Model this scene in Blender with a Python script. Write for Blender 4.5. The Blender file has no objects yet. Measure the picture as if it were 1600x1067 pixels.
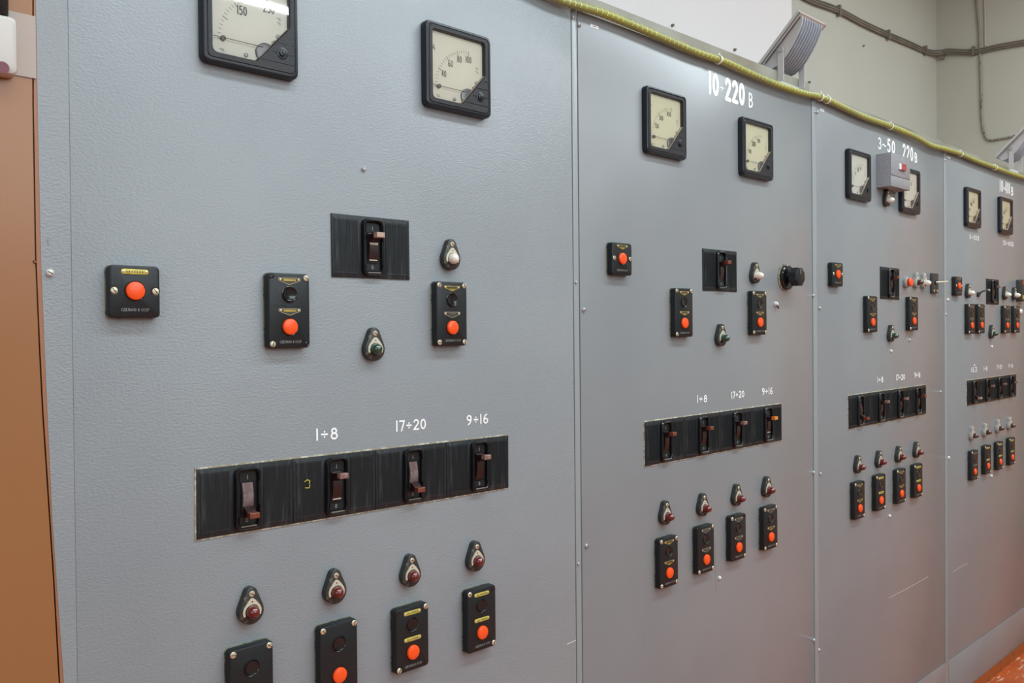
import bpy, math, random
from mathutils import Vector, Matrix
PI = math.pi
K = 1.3                      # one working unit (camera to panel plane) is 1.3 m
random.seed(7)

# ------------------------------------------------------------ camera, light, exposure
sc = bpy.context.scene
FPX, YAW, PITCH, ROLL = 1300.678, 0.7407194, -0.0095134, -0.0093018
_cy, _sy, _cp, _sp = math.cos(YAW), math.sin(YAW), math.cos(PITCH), math.sin(PITCH)
FW = Vector((_sy*_cp, _cy*_cp, _sp)); _rt = Vector((_cy, -_sy, 0)); _up = _rt.cross(FW)
RT = _rt*math.cos(ROLL) + _up*math.sin(ROLL)
UP = _up*math.cos(ROLL) - _rt*math.sin(ROLL)
CAM = Vector((0, -1, 0))
cd = bpy.data.cameras.new('camera'); cd.sensor_fit = 'HORIZONTAL'; cd.sensor_width = 36
cd.lens = FPX*36/1600; cd.clip_start = .02; cd.clip_end = 60
cam = bpy.data.objects.new('camera', cd); sc.collection.objects.link(cam)
cam.matrix_world = Matrix(((RT.x, UP.x, -FW.x, CAM.x*K), (RT.y, UP.y, -FW.y, CAM.y*K), (RT.z, UP.z, -FW.z, CAM.z*K), (0, 0, 0, 1)))
sc.camera = cam

w = bpy.data.worlds.new('world'); sc.world = w; w.use_nodes = True
w.node_tree.nodes['Background'].inputs[0].default_value = (.8, .88, 1, 1)
w.node_tree.nodes['Background'].inputs[1].default_value = .5

def area(name, loc, size, power, col, rot=(0, 0, 0)):
    l = bpy.data.lights.new(name, 'AREA'); l.shape = 'RECTANGLE'
    l.size, l.size_y = size[0]*K, size[1]*K; l.energy = power; l.color = col
    o = bpy.data.objects.new(name, l); sc.collection.objects.link(o)
    o.location = Vector(loc)*K; o.rotation_euler = rot
    return o
LC = (.82, .95, 1)
area('ceiling_strip_light', (1.9, -1.40, 2.12), (5.2, .35), 135, LC)
area('ceiling_strip_light', (1.9, -2.8, 2.12), (5.2, .35), 70, LC)
area('daylight_window', (1.5, -4.95, 1.25), (3.4, 1.0), 62, (.84, .94, 1), (PI/2, 0, 0))  # frontal fill added to brighten the dials; no window stands here
area('ceiling_strip_light', (4.3, -.2, 2.12), (1.4, .4), 16, (.92, .97, 1))  # extra unseen light, added to brighten the back and end walls
for k in range(4): area('ceiling_tube_light', (.6+.95*k, -4.02, 2.12), (.62, .10), 14, (.88, .96, 1))
area('daylight_window', (-1.95, -2.6, .8), (1.6, 2.6), 30, (.78, .90, 1), (0, -PI/2, 0))  # unseen cool fill from the side; the wall has no window opening
sc.view_settings.view_transform = 'Standard'; sc.view_settings.look = 'None'
sc.view_settings.gamma = 1; sc.view_settings.use_curve_mapping = False
sc.view_settings.exposure = .36

def unp(px, py, d=0.):
    """the point d in front of the panel plane (y = -d) seen at pixel px, py"""
    v = RT*((px-800)/FPX) - UP*((py-533.5)/FPX) + FW
    return CAM + v*((1-d)/v.y)
def unpx(px, py, x):
    v = RT*((px-800)/FPX) - UP*((py-533.5)/FPX) + FW
    return CAM + v*(x/v.x)

# ------------------------------------------------------------ materials
def _new(name):
    m = bpy.data.materials.new(name); m.use_nodes = True
    nt = m.node_tree; return m, nt, nt.nodes['Principled BSDF']
def ramp(nt, stops, fac):
    r = nt.nodes.new('ShaderNodeValToRGB')
    while len(r.color_ramp.elements) < len(stops): r.color_ramp.elements.new(.5)
    for e, (p, c) in zip(r.color_ramp.elements, stops):
        e.position = p; e.color = (*c, 1)
    nt.links.new(fac, r.inputs[0]); return r.outputs[0]
def noise(nt, scale, detail=3, stretch=(1, 1, 1), rough=.5, coord='Object'):
    tc = nt.nodes.new('ShaderNodeTexCoord'); mp = nt.nodes.new('ShaderNodeMapping')
    mp.inputs['Scale'].default_value = stretch
    n = nt.nodes.new('ShaderNodeTexNoise'); n.inputs['Scale'].default_value = scale
    n.inputs['Detail'].default_value = detail; n.inputs['Roughness'].default_value = rough
    nt.links.new(tc.outputs[coord], mp.inputs[0]); nt.links.new(mp.outputs[0], n.inputs[0])
    return n.outputs[0]
def mat(name, col, rough=.5, metal=0., spec=.5, bump=None, mottle=None, coat=0., coat_rough=.08, dust=None, emit=None, alpha=None):
    m, nt, b = _new(name)
    b.inputs['Base Color'].default_value = (*col, 1); b.inputs['Roughness'].default_value = rough
    b.inputs['Metallic'].default_value = metal; b.inputs['Specular IOR Level'].default_value = spec
    b.inputs['Coat Weight'].default_value = coat; b.inputs['Coat Roughness'].default_value = coat_rough
    src = None
    if mottle:
        sc_, c2, st = mottle
        src = ramp(nt, [(.35, col), (.65, c2)], noise(nt, sc_, 4, st))
    if dust:                       # light specks and worn streaks
        dsc, dcol, lo, hi, st = dust
        f = ramp(nt, [(lo, (0, 0, 0)), (hi, (1, 1, 1))], noise(nt, dsc, 5, st, .65))
        mx = nt.nodes.new('ShaderNodeMix'); mx.data_type = 'RGBA'
        nt.links.new(f, mx.inputs[0])
        if src: nt.links.new(src, mx.inputs[6])
        else: mx.inputs[6].default_value = (*col, 1)
        mx.inputs[7].default_value = (*dcol, 1); src = mx.outputs[2]
    if src: nt.links.new(src, b.inputs['Base Color'])
    if bump:
        h = noise(nt, bump[0], 3, bump[2] if len(bump) > 2 else (1, 1, 1))
        bn = nt.nodes.new('ShaderNodeBump'); bn.inputs['Strength'].default_value = bump[1]
        bn.inputs['Distance'].default_value = .002
        nt.links.new(h, bn.inputs['Height']); nt.links.new(bn.outputs[0], b.inputs['Normal'])
    if emit:
        b.inputs['Emission Color'].default_value = (*col, 1); b.inputs['Emission Strength'].default_value = emit
    return m

M = {}
M['paint_rough'] = mat('grey_hammered_paint', (.248, .280, .300), .33, bump=(190, .40, (1, 1, 1.6)), mottle=(3.0, (.226, .256, .276), (1, 1, 1)), dust=(70, (.38, .41, .43), .72, .80, (1, 1, 1)))
M['paint'] = mat('grey_enamel_paint', (.226, .246, .258), .27, coat=.08, coat_rough=.30, bump=(60, .05), mottle=(2.2, (.205, .224, .237), (1, 1, 1)), dust=(45, (.34, .36, .37), .74, .80, (1.5, 1, .5)))
M['paint_strip'] = mat('grey_strip_paint', (.255, .285, .295), .32, bump=(60, .06))
M['dark_steel'] = mat('dark_primer', (.02, .022, .024), .7)  # near-black body colour supplies the shade inside the door seams
M['plinth'] = mat('grey_plinth_paint', (.215, .230, .240), .30, bump=(30, .06), mottle=(4, (.20, .212, .222), (1, 1, 1)))
M['bakelite'] = mat('black_bakelite', (.009, .012, .014), .36, spec=.35, bump=(260, .10), dust=(120, (.05, .06, .06), .68, .80, (1, 1, 1)))
M['bakelite_worn'] = mat('worn_black_bakelite', (.011, .015, .018), .42, spec=.35, bump=(500, .25, (1, 1, .05)), dust=(160, (.06, .072, .078), .55, .80, (1, 1, .06)))
M['bakelite_side'] = mat('dusty_black_bakelite', (.03, .03, .028), .6, dust=(200, (.16, .13, .09), .55, .8, (1, 1, 1)))
M['meter_black'] = mat('grained_black_plastic', (.018, .019, .023), .42, spec=.35, bump=(420, .35))
M['meter_rim'] = mat('smooth_black_plastic', (.009, .012, .018), .25, spec=.4)
M['black_gloss'] = mat('glossy_black', (.006, .007, .009), .12)
M['black_rubber'] = mat('black_rubber', (.02, .02, .02), .5)
M['dial'] = mat('cream_dial_card', (.95, .94, .82), .6)
M['dial_old'] = mat('yellowed_dial_card', (.95, .93, .72), .6)
M['dial_pale'] = mat('pale_dial_card', (.93, .94, .86), .6)
M['ink'] = mat('dark_print', (.10, .11, .10), .7)
M['tan_wall'] = mat('tan_window_edge', (.50, .40, .32), .5)
M['coil'] = mat('grey_metal_movement', (.22, .22, .23), .35, .5)
M['white_paint'] = mat('white_lettering_paint', (.86, .88, .88), .5)
M['faint_print'] = mat('faded_grey_print', (.22, .24, .24), .6)
M['yellow_mark'] = mat('yellow_chalk', (.42, .38, .05), .7)
M['red_button'] = mat('orange_red_plastic', (.86, .085, .012), .28)
M['gasket'] = mat('yellowed_gasket', (.22, .20, .13), .8, dust=(90, (.05, .05, .04), .5, .6, (1, 1, 1)))
M['brass'] = mat('brass_tag', (.50, .38, .08), .35, .55, mottle=(150, (.30, .22, .06), (1, 1, 1)))
M['yellow_tag'] = mat('yellow_tag', (.60, .52, .10), .4, .2, mottle=(120, (.42, .34, .06), (1, 1, 1)))
M['tag_dark'] = mat('dark_tag', (.045, .048, .045), .4)
M['tag_line'] = mat('tag_outline', (.42, .36, .22), .4, .3)
M['screw'] = mat('pale_brass_screw', (.62, .56, .42), .30, .6)
M['screw_hole'] = mat('screw_slot', (.03, .028, .02), .8)
M['steel_screw'] = mat('painted_steel_screw', (.42, .45, .46), .28, .4)
M['pale_screw'] = mat('chipped_white_screw', (.70, .70, .66), .3, .2)
M['lamp_base'] = mat('lamp_base_bakelite', (.022, .024, .022), .4, dust=(150, (.22, .20, .15), .56, .74, (1, 1, 1)))
M['lamp_base_pale'] = mat('grey_dusty_lamp_base', (.30, .30, .28), .5, dust=(120, (.05, .05, .05), .55, .66, (1, 1, 1)))
M['lamp_plate'] = mat('cream_metal_lamp_plate', (.62, .60, .48), .35, .3)
M['red_glass'] = mat('dark_red_glass', (.11, .003, .003), .08, coat=1)
M['green_glass'] = mat('dark_green_glass', (.003, .045, .026), .10, coat=1)
M['white_glass'] = mat('milk_white_glass', (.74, .70, .62), .18, coat=.6)
M['plum_glass'] = mat('dull_plum_glass', (.06, .018, .018), .12, coat=1)
M['brown_handle'] = mat('red_brown_handle', (.16, .040, .022), .38, dust=(130, (.30, .16, .13), .60, .74, (1, 1, 1)))
M['tan_handle'] = mat('tan_handle', (.42, .30, .24), .35)
M['orange_handle'] = mat('orange_handle', (.72, .22, .03), .4)
M['pink_handle'] = mat('dusty_pink_brown_handle', (.20, .10, .085), .4, dust=(160, (.42, .34, .32), .52, .70, (1, 1, 1)))
M['slot_red'] = mat('dark_red_slide', (.018, .006, .006), .35)
M['slot_dusty'] = mat('dusty_brown_slide', (.10, .05, .045), .45, mottle=(60, (.16, .13, .13), (1, 1, 1)), dust=(200, (.34, .30, .30), .62, .75, (1, 1, 1)))
M['slot_pale'] = mat('worn_slot_edge', (.42, .38, .32), .4)
M['cream_edge'] = mat('chipped_cut_edge', (.30, .25, .17), .6, dust=(90, (.62, .60, .50), .45, .6, (1, 1, 1)))
M['cable'] = mat('olive_yellow_rope', (.30, .32, .065), .40, mottle=(5, (.23, .26, .10), (1, 1, 1)))
M['cable_rib'] = mat('bright_yellow_rib', (.72, .60, .10), .4)
M['tie'] = mat('white_cable_tie', (.75, .76, .66), .4)
M['lip'] = mat('grey_green_ledge_paint', (.27, .275, .235), .5, bump=(14, .3), mottle=(6, (.20, .18, .13), (1, 1, 1)))
M['wall_cream'] = mat('cream_green_wall', (.50, .515, .46), .8, bump=(9, .15), mottle=(1.2, (.475, .49, .435), (1, 1, 1)))
M['wall_end'] = mat('end_wall_paint', (.475, .475, .41), .8, bump=(9, .15), mottle=(1.2, (.45, .45, .385), (1, 1, 1)))
M['wall_white'] = mat('white_plaster', (.72, .71, .72), .8, bump=(9, .15), mottle=(1.4, (.69, .68, .69), (1, 1, 1)))
M['ceiling'] = mat('white_ceiling', (.75, .75, .73), .9)
M['conduit'] = mat('taupe_cable_sheath', (.15, .135, .11), .65, mottle=(7, (.20, .18, .145), (1, 1, 1)))
M['conduit_thin'] = mat('thin_wire_sheath', (.28, .26, .21), .6, dust=(50, (.08, .07, .06), .55, .62, (1, 1, .4)))
M['conduit_pale'] = mat('painted_over_wire', (.46, .44, .34), .7)
M['alu'] = mat('cast_aluminium', (.56, .61, .68), .38, .3, mottle=(40, (.48, .53, .60), (1, 1, 1)))
M['lamp_frame'] = mat('beige_grey_lamp_frame', (.52, .52, .52), .4, .1)
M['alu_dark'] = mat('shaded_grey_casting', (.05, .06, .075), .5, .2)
M['rim_worn'] = mat('worn_pale_rim', (.20, .18, .15), .3)  # highlight along the lower breaker rim, put into a pale colour
M['lamp_glass'] = mat('floodlight_glass', (.5, .52, .52), .1)
M['grey_plastic'] = mat('speckled_grey_box', (.24, .25, .27), .4, dust=(150, (.33, .34, .36), .5, .7, (1, 1, 1)))
M['grey_dark'] = mat('dark_grey_underside', (.09, .09, .10), .6)
M['red_rocker'] = mat('dull_red_rocker', (.36, .05, .045), .4)
M['white_rocker'] = mat('white_rocker_side', (.75, .76, .76), .4)
M['cream_lever'] = mat('cream_lever', (.62, .60, .44), .35)
M['cream_plastic'] = mat('cream_plastic', (.48, .46, .43), .35)
M['plum_mark'] = mat('plum_print', (.16, .05, .07), .6)
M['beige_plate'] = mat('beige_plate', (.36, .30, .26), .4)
M['sticker'] = mat('white_sticker', (.70, .72, .73), .5)
M['orange_paint'] = mat('orange_brown_gloss_paint', (.30, .135, .052), .28, bump=(5, .12), mottle=(1.1, (.25, .105, .038), (1, 1, .5)), dust=(2.2, (.14, .09, .07), .60, .72, (1, 1, .4)))
M['orange_edge'] = mat('orange_trim_paint', (.30, .13, .065), .4)
M['kerb'] = mat('orange_kerb_paint', (.30, .070, .012), .5, dust=(20, (.16, .05, .02), .55, .65, (1, 1, 1)))
M['brown_door'] = mat('orange_brown_door_paint', (.50, .22, .065), .4)
def floor_mat():
    m, nt, b = _new('orange_floor_paint')
    base = ramp(nt, [(.35, (.46, .095, .022)), (.65, (.36, .065, .018))], noise(nt, 5, 4))
    f = ramp(nt, [(.54, (0, 0, 0)), (.60, (1, 1, 1))], noise(nt, 16, 5, (.5, 2.4, 1), .7))
    mx = nt.nodes.new('ShaderNodeMix'); mx.data_type = 'RGBA'
    nt.links.new(f, mx.inputs[0]); nt.links.new(base, mx.inputs[6]); mx.inputs[7].default_value = (.62, .36, .24, 1)
    nt.links.new(mx.outputs[2], b.inputs['Base Color']); b.inputs['Roughness'].default_value = .35
    return m
M['floor'] = floor_mat()
def glass_mat():
    m = bpy.data.materials.new('thin_window_glass'); m.use_nodes = True; nt = m.node_tree
    nt.nodes.clear()
    o = nt.nodes.new('ShaderNodeOutputMaterial'); t = nt.nodes.new('ShaderNodeBsdfTransparent'); g = nt.nodes.new('ShaderNodeBsdfGlossy')
    g.inputs['Roughness'].default_value = .03; t.inputs[0].default_value = (.99, .99, .98, 1)
    fr = nt.nodes.new('ShaderNodeFresnel'); fr.inputs[0].default_value = 1.5
    mx = nt.nodes.new('ShaderNodeMixShader')
    nt.links.new(fr.outputs[0], mx.inputs[0]); nt.links.new(t.outputs[0], mx.inputs[1]); nt.links.new(g.outputs[0], mx.inputs[2])
    nt.links.new(mx.outputs[0], o.inputs[0]); return m
M['glass'] = glass_mat()

# ------------------------------------------------------------ mesh helpers
class MB:
    def __init__(s): s.k = 0; s.v = []; s.f = []; s.mi = []; s.mats = []
    def m(s, name):
        if name not in s.mats: s.mats.append(name)
        return s.mats.index(name)
    def add(s, verts, faces, mname):
        o = len(s.v); s.v += [tuple(v) for v in verts]; i = s.m(mname)
        for f in faces: s.f.append(tuple(a+o for a in f)); s.mi.append(i)
    def box(s, x0, x1, y0, y1, z0, z1, mn):
        V = [(x, y, z) for x in (x0, x1) for y in (y0, y1) for z in (z0, z1)]
        s.add(V, [(0, 1, 3, 2), (4, 6, 7, 5), (0, 4, 5, 1), (2, 3, 7, 6), (0, 2, 6, 4), (1, 5, 7, 3)], mn)
    def loft(s, loops, mn, caps=(True, True), closed=True):
        n = len(loops[0]); V = [p for L in loops for p in L]; F = []
        for i in range(len(loops)-1):
            for j in range(n if closed else n-1):
                k = (j+1) % n; F.append((i*n+j, i*n+k, (i+1)*n+k, (i+1)*n+j))
        if caps[0]: F.append(tuple(range(n))[::-1])
        if caps[1]: F.append(tuple((len(loops)-1)*n+j for j in range(n)))
        s.add(V, F, mn)
    def prism(s, out, y0, y1, mn, ch=0., back=True):
        """outline in (x, z), back at y0, front at y1 (< y0) with a chamfer"""
        L = [[(x, y0, z) for x, z in out]]
        if ch:
            cx = sum(p[0] for p in out)/len(out); cz = sum(p[1] for p in out)/len(out)
            hw = max(abs(p[0]-cx) for p in out); hh = max(abs(p[1]-cz) for p in out)
            L.append([(x, y1+ch, z) for x, z in out])
            L.append([(cx+(x-cx)*(1-ch*.35/hw), y1+ch*.35, cz+(z-cz)*(1-ch*.35/hh)) for x, z in out])
            L.append([(cx+(x-cx)*(1-ch/hw), y1, cz+(z-cz)*(1-ch/hh)) for x, z in out])
        else: L.append([(x, y1, z) for x, z in out])
        s.loft(L, mn, (back, True))
    def lathe(s, prof, mn, cx=0, cz=0, n=28, caps=(False, True)):
        s.loft([[(cx+r*math.cos(2*PI*i/n), y, cz+r*math.sin(2*PI*i/n)) for i in range(n)] for r, y in prof], mn, caps)
    def tube(s, pts, r, mn, n=10, rf=None, caps=True):
        L = []; pts = [Vector(p) for p in pts]; N = len(pts); up = Vector((0, .3, 1))
        for i, p in enumerate(pts):
            t = (pts[min(i+1, N-1)]-pts[max(i-1, 0)]).normalized()
            a = t.cross(up); a = a.normalized() if a.length > 1e-4 else t.orthogonal().normalized(); b = t.cross(a)
            rr = r*(rf(i) if rf else 1)
            L.append([tuple(p + (a*math.cos(2*PI*k/n)+b*math.sin(2*PI*k/n))*rr) for k in range(n)])
        s.loft(L, mn, (caps, caps))
    def stroke(s, pts, wd, y, mn, B=None):
        """a round-ended painted line through (x, z) points"""
        for (a, b) in zip(pts[:-1], pts[1:]):
            s.k += 1; y_ = y-.000004*(s.k % 60); dx, dz = b[0]-a[0], b[1]-a[1]; l = math.hypot(dx, dz) or 1e-9; ang = math.atan2(dz, dx); o = []
            for k in range(7): t = ang+PI/2+PI*k/6; o.append((a[0]+wd*math.cos(t), a[1]+wd*math.sin(t)))
            for k in range(7): t = ang-PI/2+PI*k/6; o.append((b[0]+wd*math.cos(t), b[1]+wd*math.sin(t)))
            s.add([(x, y_, z) for x, z in o], [tuple(range(len(o)))], mn)
    def mesh(s, name):
        me = bpy.data.meshes.new(name); me.from_pydata([Vector(v)*K for v in s.v], [], s.f)
        for n in s.mats: me.materials.append(M[n])
        me.polygons.foreach_set('material_index', s.mi)
        import bmesh
        bm = bmesh.new(); bm.from_mesh(me); bmesh.ops.recalc_face_normals(bm, faces=bm.faces); bm.to_mesh(me); bm.free()
        me.polygons.foreach_set('use_smooth', [True]*len(me.polygons)); me.set_sharp_from_angle(angle=math.radians(32))
        me.update(); return me

def link(name, me, parent=None, loc=(0, 0, 0), rot=(0, 0, 0)):
    o = bpy.data.objects.new(name, me); sc.collection.objects.link(o)
    o.location = Vector(loc)*K; o.rotation_euler = rot
    if parent: o.parent = parent
    return o
def obj(name, mb, parent=None, loc=(0, 0, 0), rot=(0, 0, 0), label=None, kind=None):
    o = link(name, mb.mesh(name), parent, loc, rot)
    if label: o['label'] = label
    if kind: o['kind'] = kind
    return o
def tag(o, label, cat, group=None):
    o['label'] = label; o['category'] = cat
    if group: o['group'] = group
    return o
def thing(name, label, cat, loc=(0, 0, 0), rot=(0, 0, 0), group=None):
    return tag(link(name, None, None, loc, rot), label, cat, group)
_cache = {}
def part(key, name, build, parent, loc=(0, 0, 0), rot=(0, 0, 0), label=None):
    """one part; repeats of the same key share their mesh data"""
    if key not in _cache:
        mb = MB(); build(mb); _cache[key] = mb.mesh(name)
    o = link(name, _cache[key], parent, loc, rot)
    if label: o['label'] = label
    return o

def rrect(w, h, r, n=5, cx=0, cz=0):
    o = []
    for qx, qz, a0 in ((1, 1, 0), (-1, 1, PI/2), (-1, -1, PI), (1, -1, 3*PI/2)):
        for k in range(n+1):
            a = a0+PI/2*k/n; o.append((cx+qx*(w/2-r)+r*math.cos(a), cz+qz*(h/2-r)+r*math.sin(a)))
    return o
def polar(poly, N, c=(0, 0), extra=()):
    """resample a star-shaped outline along N rays"""
    out = []
    for i in range(N):
        a = 2*PI*i/N+.0001; dx, dz = math.cos(a), math.sin(a); best = None
        for (p, q) in zip(poly, poly[1:]+poly[:1]):
            ex, ez = q[0]-p[0], q[1]-p[1]; den = dx*ez-dz*ex
            if abs(den) < 1e-12: continue
            px, pz = p[0]-c[0], p[1]-c[1]
            t = (px*ez-pz*ex)/den; u = (px*dz-pz*dx)/den
            if t > 0 and -1e-6 <= u <= 1+1e-6 and (best is None or t < best): best = t
        out.append((c[0]+dx*best, c[1]+dz*best))
    return out

# ------------------------------------------------------------ stroke lettering (unit box 0..1 wide and high)
def arc(cx, cz, rx, rz, a0, a1, n=10): return [(cx+rx*math.cos(math.radians(a0+(a1-a0)*k/n)), cz+rz*math.sin(math.radians(a0+(a1-a0)*k/n))) for k in range(n+1)]
G = {
 '0': (.6, [arc(.3, .5, .25, .46, 0, 360, 20)]), '1': (.2, [[(.1, 0), (.1, 1)]]),
 '2': (.6, [arc(.3, .72, .24, .26, 165, -30, 9)+[(.05, .02), (.58, .02)]]),
 '3': (.55, [arc(.26, .74, .22, .24, 150, -90, 8), arc(.26, .26, .24, .25, 90, -150, 8)]),
 '4': (.6, [[(.42, 0), (.42, 1), (.04, .3), (.58, .3)]]),
 '5': (.58, [[(.5, .98), (.12, .98), (.08, .56)]+arc(.26, .31, .27, .31, 95, -140, 9)]),
 '6': (.6, [arc(.3, .27, .23, .25, 0, 360, 16), [(.08, .34), (.1, .6), (.22, .85), (.42, .98)]]),
 '7': (.55, [[(.03, .98), (.52, .98), (.22, 0)]]),
 '8': (.6, [arc(.3, .75, .19, .22, 0, 360, 14), arc(.3, .27, .24, .26, 0, 360, 16)]),
 '9': (.6, [arc(.3, .72, .23, .25, 0, 360, 16), [(.53, .66), (.5, .4), (.36, .12), (.2, 0)]]),
 '÷': (.62, [[(.08, .48), (.54, .48)], [(.31, .72), (.31, .73)], [(.31, .23), (.31, .24)]]),
 '~': (.75, [[(.05, .48), (.18, .62), (.32, .6), (.48, .42), (.62, .4), (.72, .52)]]),
 'В': (.55, [[(.08, 0), (.08, 1)], [(.08, 1)]+arc(.2, .76, .24, .24, 90, -90, 8)+[(.08, .52)], [(.08, .52)]+arc(.2, .26, .3, .26, 90, -90, 8)+[(.08, 0)]]),
 'A': (.6, [[(.03, 0), (.3, 1), (.57, 0)], [(.13, .34), (.47, .34)]]), 'V': (.6, [[(.03, 1), (.3, 0), (.57, 1)]]),
 'С': (.55, [arc(.32, .5, .27, .48, 50, 310, 10)]), 'Д': (.65, [[(.02, -.12), (.02, .05), (.63, .05), (.63, -.12)], [(.12, .05), (.22, 1), (.52, 1), (.52, .05)]]),
 'Е': (.5, [[(.48, 1), (.06, 1), (.06, 0), (.48, 0)], [(.06, .52), (.42, .52)]]), 'Л': (.6, [[(.03, 0), (.2, 1), (.54, 1), (.54, 0)]]),
 'А': (.6, [[(.03, 0), (.3, 1), (.57, 0)], [(.13, .34), (.47, .34)]]), 'Н': (.6, [[(.06, 0), (.06, 1)], [(.54, 0), (.54, 1)], [(.06, .5), (.54, .5)]]),
 'О': (.6, [arc(.3, .5, .25, .48, 0, 360, 16)]), 'Р': (.52, [[(.06, 0), (.06, 1)], [(.06, 1)]+arc(.2, .76, .26, .24, 90, -90, 6)+[(.06, .52)]]),
 'П': (.6, [[(.06, 0), (.06, 1), (.54, 1), (.54, 0)]]), 'У': (.55, [[(.04, 1), (.28, .45)], [(.52, 1), (.2, 0), (.06, 0)]]),
 'К': (.55, [[(.06, 0), (.06, 1)], [(.5, 1), (.08, .48), (.52, 0)]]), 'Т': (.55, [[(.02, 1), (.53, 1)], [(.275, 1), (.275, 0)]]),
 'v': (.6, [[(.03, .9), (.3, 0), (.57, .9)]]), ' ': (.45, []), '·': (.25, []),
}
def glyphs(s, gap=.2):
    x = 0; out = []
    for ch in s:
        wd, st = G[ch]; out += [[(x+a, b) for a, b in p] for p in st]; x += wd+gap
    return out, max(x-gap, .1)
def text_flat(mb, s, x0, z0, w_, h, wd, y, mn, gap=.2, dz=0.):
    """text with its baseline from (x0, z0), w_ wide, rising by dz over its width"""
    g, tot = glyphs(s, gap)
    for p in g: mb.stroke([(x0+a/tot*w_, z0+a/tot*dz+b*h) for a, b in p], wd, y, mn)

# ------------------------------------------------------------ room
def struct(name, mb): o = obj(name, mb); o['kind'] = 'structure'; return o
XE, YB, ZF, ZC = 5.355, 1.0, -1.2, 2.2
def slab(name, x0, x1, y0, y1, z0, z1, mn):
    mb = MB(); mb.box(x0, x1, y0, y1, z0, z1, mn); return struct(name, mb)
slab('floor', -2.1, XE+.1, -5.1, YB+.1, ZF-.1, ZF, 'floor')
slab('ceiling', -2.1, XE+.1, -5.1, YB+.1, ZC, ZC+.1, 'ceiling')
slab('wall_back', -2.1, XE+.1, YB, YB+.1, ZF, ZC, 'wall_cream')
slab('wall_right', XE, XE+.1, -5.0, YB, ZF, ZC, 'wall_end')
slab('wall_left', -2.1, -2.0, -5.0, YB, ZF, ZC, 'wall_cream')
slab('wall_front', -2.1, XE+.1, -5.1, -5.0, ZF, ZC, 'wall_cream')
slab('wall_projection', -.6, unp(1237, 20, -.8).x, .8, YB-.001, ZF, ZC-.001, 'wall_white')
slab('door_1', XE-.03, XE-.001, -1.25, -.08, ZF+.001, .95, 'brown_door')

# wires fixed along the walls behind
YW = -(YB-.012)
def poly_smooth(pts, n=6):
    out = []
    P = [pts[0]]+list(pts)+[pts[-1]]
    for i in range(1, len(P)-2):
        a, b, c, d = [Vector(q) for q in P[i-1:i+3]]
        for k in range(n):
            t = k/n; out.append(.5*((2*b)+(c-a)*t+(2*a-5*b+4*c-d)*t*t+(3*b-a-3*c+d)*t**3))
    out.append(Vector(P[-2])); return out
run = [(1236, -18), (1267, 0), (1310, 16), (1350, 37), (1387, 54), (1420, 68), (1450, 81), (1462, 86)]
run2 = [(1462, 86), (1480, 86), (1521, 81), (1560, 73), (1600, 66), (1700, 48)]
bw = thing('cable_run', 'dark taupe bundle of cables clipped along the wall and round its corner', 'cable', unpx(1462, 86, XE-.012))
o0 = Vector(unpx(1462, 86, XE-.012))
for q, (dz, r) in enumerate(((0, .0065), (.0125, .0042), (-.0115, .0050))):
    mb = MB(); pts = [unp(x, y, YW)+Vector((0, -r*.2, dz))-o0 for x, y in run[:-1]]
    pts += [Vector((-.03, -.035-r*.2, dz)), Vector((-.012-r*.3, -.08, dz))]
    pts += [unpx(x, y, XE-.012-r*.2)+Vector((0, 0, dz))-o0 for x, y in run2[2:]]
    mb.tube(poly_smooth(pts, 4), r, 'conduit', 8); obj('cable_sheath', mb, bw)
for x, y in ((1311, 17), (1388, 55), (1446, 79)):
    mb = MB(); p = unp(x, y, YW)-o0; mb.box(p.x-.007, p.x+.007, p.y-.010, p.y+.011, p.z-.026, p.z+.028, 'conduit'); obj('cable_clip', mb, bw)
for x, y in ((1521, 80), (1473, 86)):
    mb = MB(); p = unpx(x, y, XE-.012)-o0; mb.box(p.x-.011, p.x+.011, p.y-.007, p.y+.007, p.z-.026, p.z+.028, 'conduit'); obj('cable_clip', mb, bw)
mb = MB(); mb.tube(poly_smooth([unpx(x, y, XE-.008) for x, y in ((1524, -40), (1526, 0), (1530, 45), (1531, 75), (1533, 130), (1533.5, 170), (1536, 200), (1540, 213), (1547, 219), (1565, 216.5), (1588, 212))], 5), .0065, 'conduit_thin', 8)
tag(obj('wall_wire', mb), 'thin dark wire hanging down the end wall and hooking sideways', 'wire')
mb = MB(); mb.tube([unpx(x, y, XE-.005) for x, y in ((1537, -40), (1539, 20), (1539.5, 72))], .005, 'conduit_pale', 8)
tag(obj('wall_wire', mb), 'faint painted-over wire beside the thin dark one, above the cable bundle', 'wire')
for nm, x, y, r in (('wall_anchor', 1263, 129, .011), ('wall_anchor', 1348, 72, .008)):
    p = unp(x, y, -YB); mb = MB(); mb.lathe([(r*.6, 0), (r*.6, -.006), (r*.4, -.012)], 'coil', n=8)
    tag(obj(nm, mb, None, p), 'small metal anchor stub in the cream wall ' + ('behind the ribbed floodlight' if x < 1300 else 'below the cable bundle'), 'anchor')
for x, y in ((1049.5, 40), (1147, 78)):
    p = unp(x, y, -.8); mb = MB(); mb.lathe([(.0055, 0), (.0055, -.004), (.004, -.010)], 'conduit', n=8)
    tag(obj('wall_anchor', mb, None, p), 'small dark stub in the white wall ' + ('farther from' if x < 1100 else 'close beside') + ' the ribbed floodlight', 'anchor')

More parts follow.
